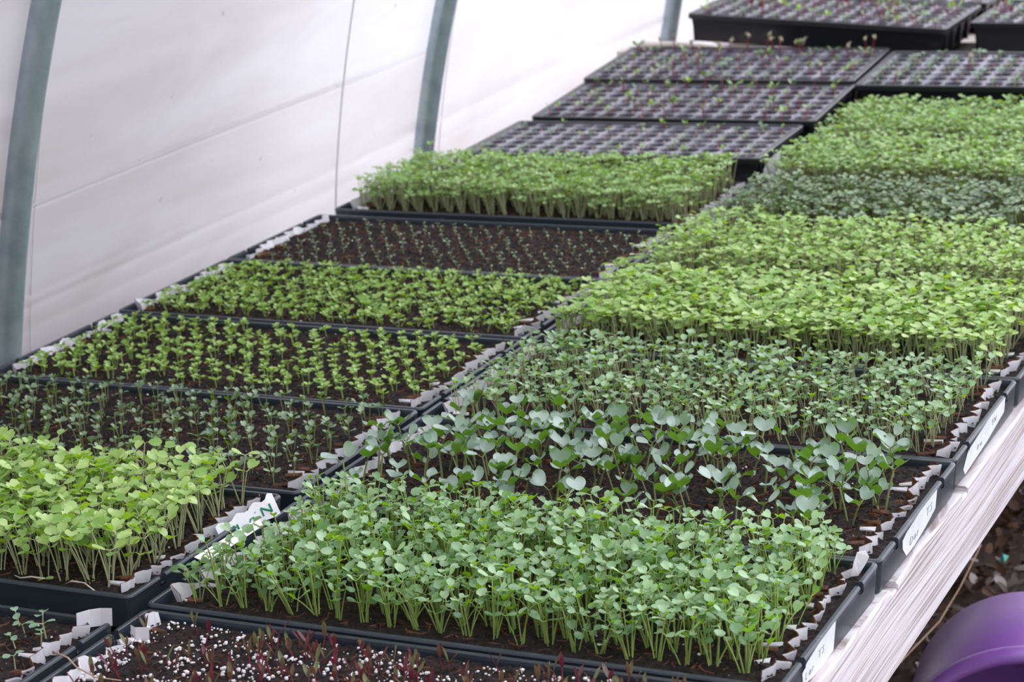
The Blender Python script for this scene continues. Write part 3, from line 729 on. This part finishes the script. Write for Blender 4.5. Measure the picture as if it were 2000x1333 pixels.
# ------------------------------------------------------------------ loose things
# printed paper strip standing at the end of the lime tray
def ribbon(pts, zb, zt, mat, name, parent=None, label=None, cat=None, lean=.0):
    V = []; F = []; n = len(pts)
    for i, (x, y) in enumerate(pts): V += [(x, y, zb), (x+lean, y, zt), (x+lean-.0005, y+.0002, zt), (x-.0005, y+.0002, zb)]
    for i in range(n-1):
        for k in range(4): F.append((i*4+k, (i+1)*4+k, (i+1)*4+(k+1) % 4, i*4+(k+1) % 4))
    F += [(0,1,2,3), tuple((n-1)*4+k for k in (3,2,1,0))]
    o = obj(name, mesh(name, V, F, mat, smooth=False), parent)
    if label: tag(o, label, cat)
    return o
def flat(poly3, thick, mat, name, parent=None):
    a, b_, c = [Vector(p) for p in poly3[:3]]; nrm = (b_-a).cross(c-a).normalized()*thick; n = len(poly3)
    V = [Vector(p) for p in poly3] + [Vector(p)-nrm for p in poly3]
    F = [tuple(range(n)), tuple(range(2*n-1, n-1, -1))] + [(i, i+n, (i+1) % n+n, (i+1) % n) for i in range(n)]
    return obj(name, mesh(name, V, F, mat, smooth=False), parent)

# ---- unseen shed-shaped block outside, added to shade the near end of the film
mb = MB(); mb.box(-2.9, -1.15, -4.0, 1.75, GZ-.02, 2.5)
mb.add([(-2.95,-4.05,2.5),(-1.10,-4.05,2.5),(-1.10,1.80,2.5),(-2.95,1.80,2.5),(-2.02,-4.05,3.0),(-2.02,1.80,3.0)], [(0,3,2,1),(0,4,5,3),(1,2,5,4),(0,1,4),(2,3,5)])
tag(obj('film_shade_block', mb.build('film_shade_block', simple('shade_block_grey', (.30,.27,.25), .9), False)), kind='structure')

# ---- the printed paper standing between the lime tray and its rim
tr = TRAYS['A1']
pp = bpy.data.objects.new('printed_paper', None); C.objects.link(pp); pp.location = (-.002, .462, .0); pp.empty_display_size = .02
tag(pp, 'white paper strip with green print, standing at the back right corner of the lime tray', 'paper')
def lp(s, z, e=0):   # along the strip (0 front .. 1 back), height
    pth = [(-.014, .000), (-.006, .017), (-.001, .033), (.004, .052), (.010, .068), (.010, .080)]
    f = s*(len(pth)-1); i = min(int(f), len(pth)-2); q = f-i
    return (pth[i][0]*(1-q)+pth[i+1][0]*q - z*.40 + e, pth[i][1]*(1-q)+pth[i+1][1]*q, z)
mb = MB(); V = []; F = []; n = 18
for i in range(n+1):
    s = i/n; zt = .012 + .012*s + (.002*math.sin(i*1.3))
    V += [lp(s, .001), lp(s, zt), lp(s, zt, -.0006), lp(s, .001, -.0006)]
for i in range(n):
    for k in range(4): F.append((i*4+k, (i+1)*4+k, (i+1)*4+(k+1) % 4, i*4+(k+1) % 4))
F += [(3,2,1,0), tuple(n*4+k for k in range(4))]
mb.add(V, F); obj('strip', mb.build('strip', M['paper'], False), pp)
mb = MB()
def bar(s0, z0, s1, z1, w=.0011): mb.tube([lp(s0+(s1-s0)*q/4, z0+(z1-z0)*q/4, .0004) for q in range(5)], w, 4)
# the letter N printed sideways, an arc of the next letter and a block of green bars
bar(.66, .006, .66, .014, .0011); bar(.66, .014, .80, .0075, .0011); bar(.80, .0075, .80, .0155, .0011)
bar(.44, .003, .47, .008, .0008); bar(.47, .008, .52, .0085, .0008); bar(.52, .0085, .54, .003, .0008)
bar(.56, .012, .57, .0125, .0006)
for q in range(4): bar(.10+.055*q, .002, .10+.055*q, .0085, .0013)
obj('green_print', mb.build('green_print', M['green_ink']), pp)
# a second plain fold of paper leaning over the rims
V = [(-.012,.395,.004),(.016,.405,.003),(.022,.500,.006),(.004,.535,.012),(-.008,.500,.012)]
o = flat([(-.004,.395,.0082),(.006,.398,.0025),(.010,.450,.0028),(.012,.500,.0035),(.004,.506,.0088),(.000,.455,.0090)], .0005, M['paper'], 'paper_fold')
tag(o, 'plain white fold of paper draped over the two tray rims beside the green print', 'paper')
mb = MB(); mb.add([(.620,.545,-.002),(.626,.549,-.002),(.633,.551,.010),(.636,.552,.017),(.633,.551,.023),(.626,.547,.022),(.623,.545,.012)], [(0,1,2,3,4,5,6)])
o = obj('paper_tab', mb.build('paper_tab', M['paper'], False)); md = o.modifiers.new('thickness', 'SOLIDIFY'); md.thickness = .0006
tag(o, 'small white paper ear standing up in the back corner of the tray by the rail', 'paper')
o = ribbon([(-.035, .238), (-.028, .249), (-.020, .255), (-.009, .258)], -.008, .010, M['paper'], 'paper_tab', None, 'rounded white paper tab at the right end of the sparse mint-green tray', 'paper', .002)
o = ribbon([(.026, .238), (.034, .234), (.046, .238)], -.008, .006, M['paper'], 'paper_tab', None, 'small square white paper tab in the corner of the perlite tray', 'paper', .001)
mb = MB(); mb.tube([(-.010, .168, .005), (.012, .160, .0055), (.028, .150, .003), (.050, .146, -.002), (.075, .150, -.004)], lambda s: .0010*(1-.5*s), 5)
tag(obj('dry_twig', mb.build('dry_twig', M['straw'])), 'thin dry twig lying across the rim of the perlite tray', 'twig')

# stray pale stems bending over the lime tray's front edge
for k, pts in enumerate(([(-.238,.309,.004),(-.225,.301,.008),(-.207,.297,.012),(-.193,.300,.008),(-.187,.302,.001)], [(-.10,.312,.002),(-.085,.304,.010),(-.070,.303,.010),(-.060,.306,.001)], [(-.165,.318,.001),(-.150,.308,.004),(-.135,.306,.008),(-.122,.310,.006)])):
    mb = MB(); mb.tube(pts, .0009, 5); o = obj('fallen_seedling', mb.build('fallen_stem', M['stem_w'])); L = MB()
    if k == 0:
        leaf(L, pts[0], 2.6, -.3, .011, .010, .2, .2, .2); leaf(L, (pts[0][0]-.002, pts[0][1]-.006, pts[0][2]), 4.4, -1.0, .012, .010, .2, .2, .2)
    else: leaf(L, pts[-1], .4, .1, .009, .009, .2, .2, .3); leaf(L, pts[-1], 3.4, -.2, .009, .009, .2, .2, .3)
    obj('foliage', L.build('fallen_foliage', M['l_lime']), o)
    tag(o, ['fallen lime seedling hanging over the front rim of its tray', 'white bent seedling arching along the soil near the front right of the lime tray', 'pale curled seedling lying on the soil in the middle of the lime tray front'][k], 'seedling')

# ------------------------------------------------------------------ under the bench: bucket, litter
def bucket():
    O = Vector((.689, .985, -.432)); d = Vector((1.208-.689, -1.342-.985, 0)).normalized(); d.z = .02; d.normalize()
    r = bpy.data.objects.new('purple_bucket', None); C.objects.link(r); r.location = O
    q = d.to_track_quat('Z', 'Y'); r.rotation_mode = 'QUATERNION'; r.rotation_quaternion = q
    tag(r, 'purple plastic bucket lying on its side on the dead leaves by the bench', 'bucket')
    def lathe(prof, n=72):
        V = []; F = []
        for (ra, z) in prof:
            for k in range(n): a = 2*PI*k/n; V.append((ra*math.cos(a), ra*math.sin(a), z))
        for i in range(len(prof)-1):
            for k in range(n): F.append((i*n+k, i*n+(k+1) % n, (i+1)*n+(k+1) % n, (i+1)*n+k))
        return V, F
    mb = MB(); mb.add(*lathe([(0,-.262),(.132,-.262),(.138,-.258),(.143,-.245),(.158,-.075),(.1585,-.045),(.159,-.010),(.153,-.010),(.152,-.075),(.137,-.240),(.125,-.252),(0,-.252)]))
    obj('bucket_body', mb.build('bucket_body', M['purple']), r)
    mb = MB(); mb.add(*lathe([(.158,-.030),(.1625,-.031),(.166,-.026),(.168,-.014),(.167,-.004),(.163,.0005),(.157,.001),(.1525,-.003),(.152,-.012)]))
    obj('rim', mb.build('rim', M['purple']), r)
bucket()
# leaf litter
def litter():
    rng = random.Random(4); mats = []
    for nm, lo, hi in (('brown_litter', (.035,.021,.016), (.13,.075,.05)), ('rust_litter', (.16,.055,.02), (.36,.15,.06)), ('grey_litter', (.14,.11,.10), (.42,.37,.35))):
        mats.append(leafmat(nm, lo, hi, (.2,.1,.05), .85, .2, .08))
    mb = MB()
    for _ in range(13000):
        x = rng.uniform(-.3, 1.3); y = rng.uniform(.6, 3.6); zc = GZ + .012 + rng.uniform(0, .018)
        g = noise.noise(Vector((x*4, y*4, 9))); m = 1 if g > .28 and rng.random() < .5 else (2 if g < -.22 and rng.random() < .35 else (0 if rng.random() < .96 else 2))
        leaf(mb, (x, y, zc), rng.uniform(0, 6.3), rng.uniform(-.5, .7), rng.uniform(.010, .038), rng.uniform(.007, .024), 0 if rng.random() < .6 else .2, rng.uniform(-.5, .8), rng.uniform(-.7, .9), m, rng.random(), 4, 2, rng.uniform(-.8, .8))
    tag(obj('leaf_litter', mb.build('leaf_litter', mats)), 'brown and grey dead leaves covering the ground beside the bench', 'leaf litter', kind='stuff')
litter()
mb = MB(); mb.tube([(.560,1.055,-.36),(.575,1.17,-.375),(.595,1.28,-.375),(.610,1.42,-.345),(.615,1.55,-.32)], .0012, 5)
mb = MB(); mb.tube([(.36,1.43,-.575),(.385,1.55,-.555),(.405,1.66,-.545),(.405,1.78,-.54),(.400,1.90,-.535),(.40,1.93,-.53)], .0011, 5)
tag(obj('dry_grass_stalk', mb.build('dry_grass_stalk', M['straw'])), 'long thin tan grass stalk leaning over the dead leaves', 'stalk')
mb = MB(); mb.add([(.424,1.945,GZ+.038),(.436,1.938,GZ+.042),(.438,1.957,GZ+.045),(.426,1.963,GZ+.042),(.430,1.950,GZ+.050)], [(0,1,4),(1,2,4),(2,3,4),(3,0,4),(3,2,1,0)])
tag(obj('teal_scrap', mb.build('teal_scrap', M['teal'], False)), 'tiny teal plastic scrap among the dead leaves', 'scrap')
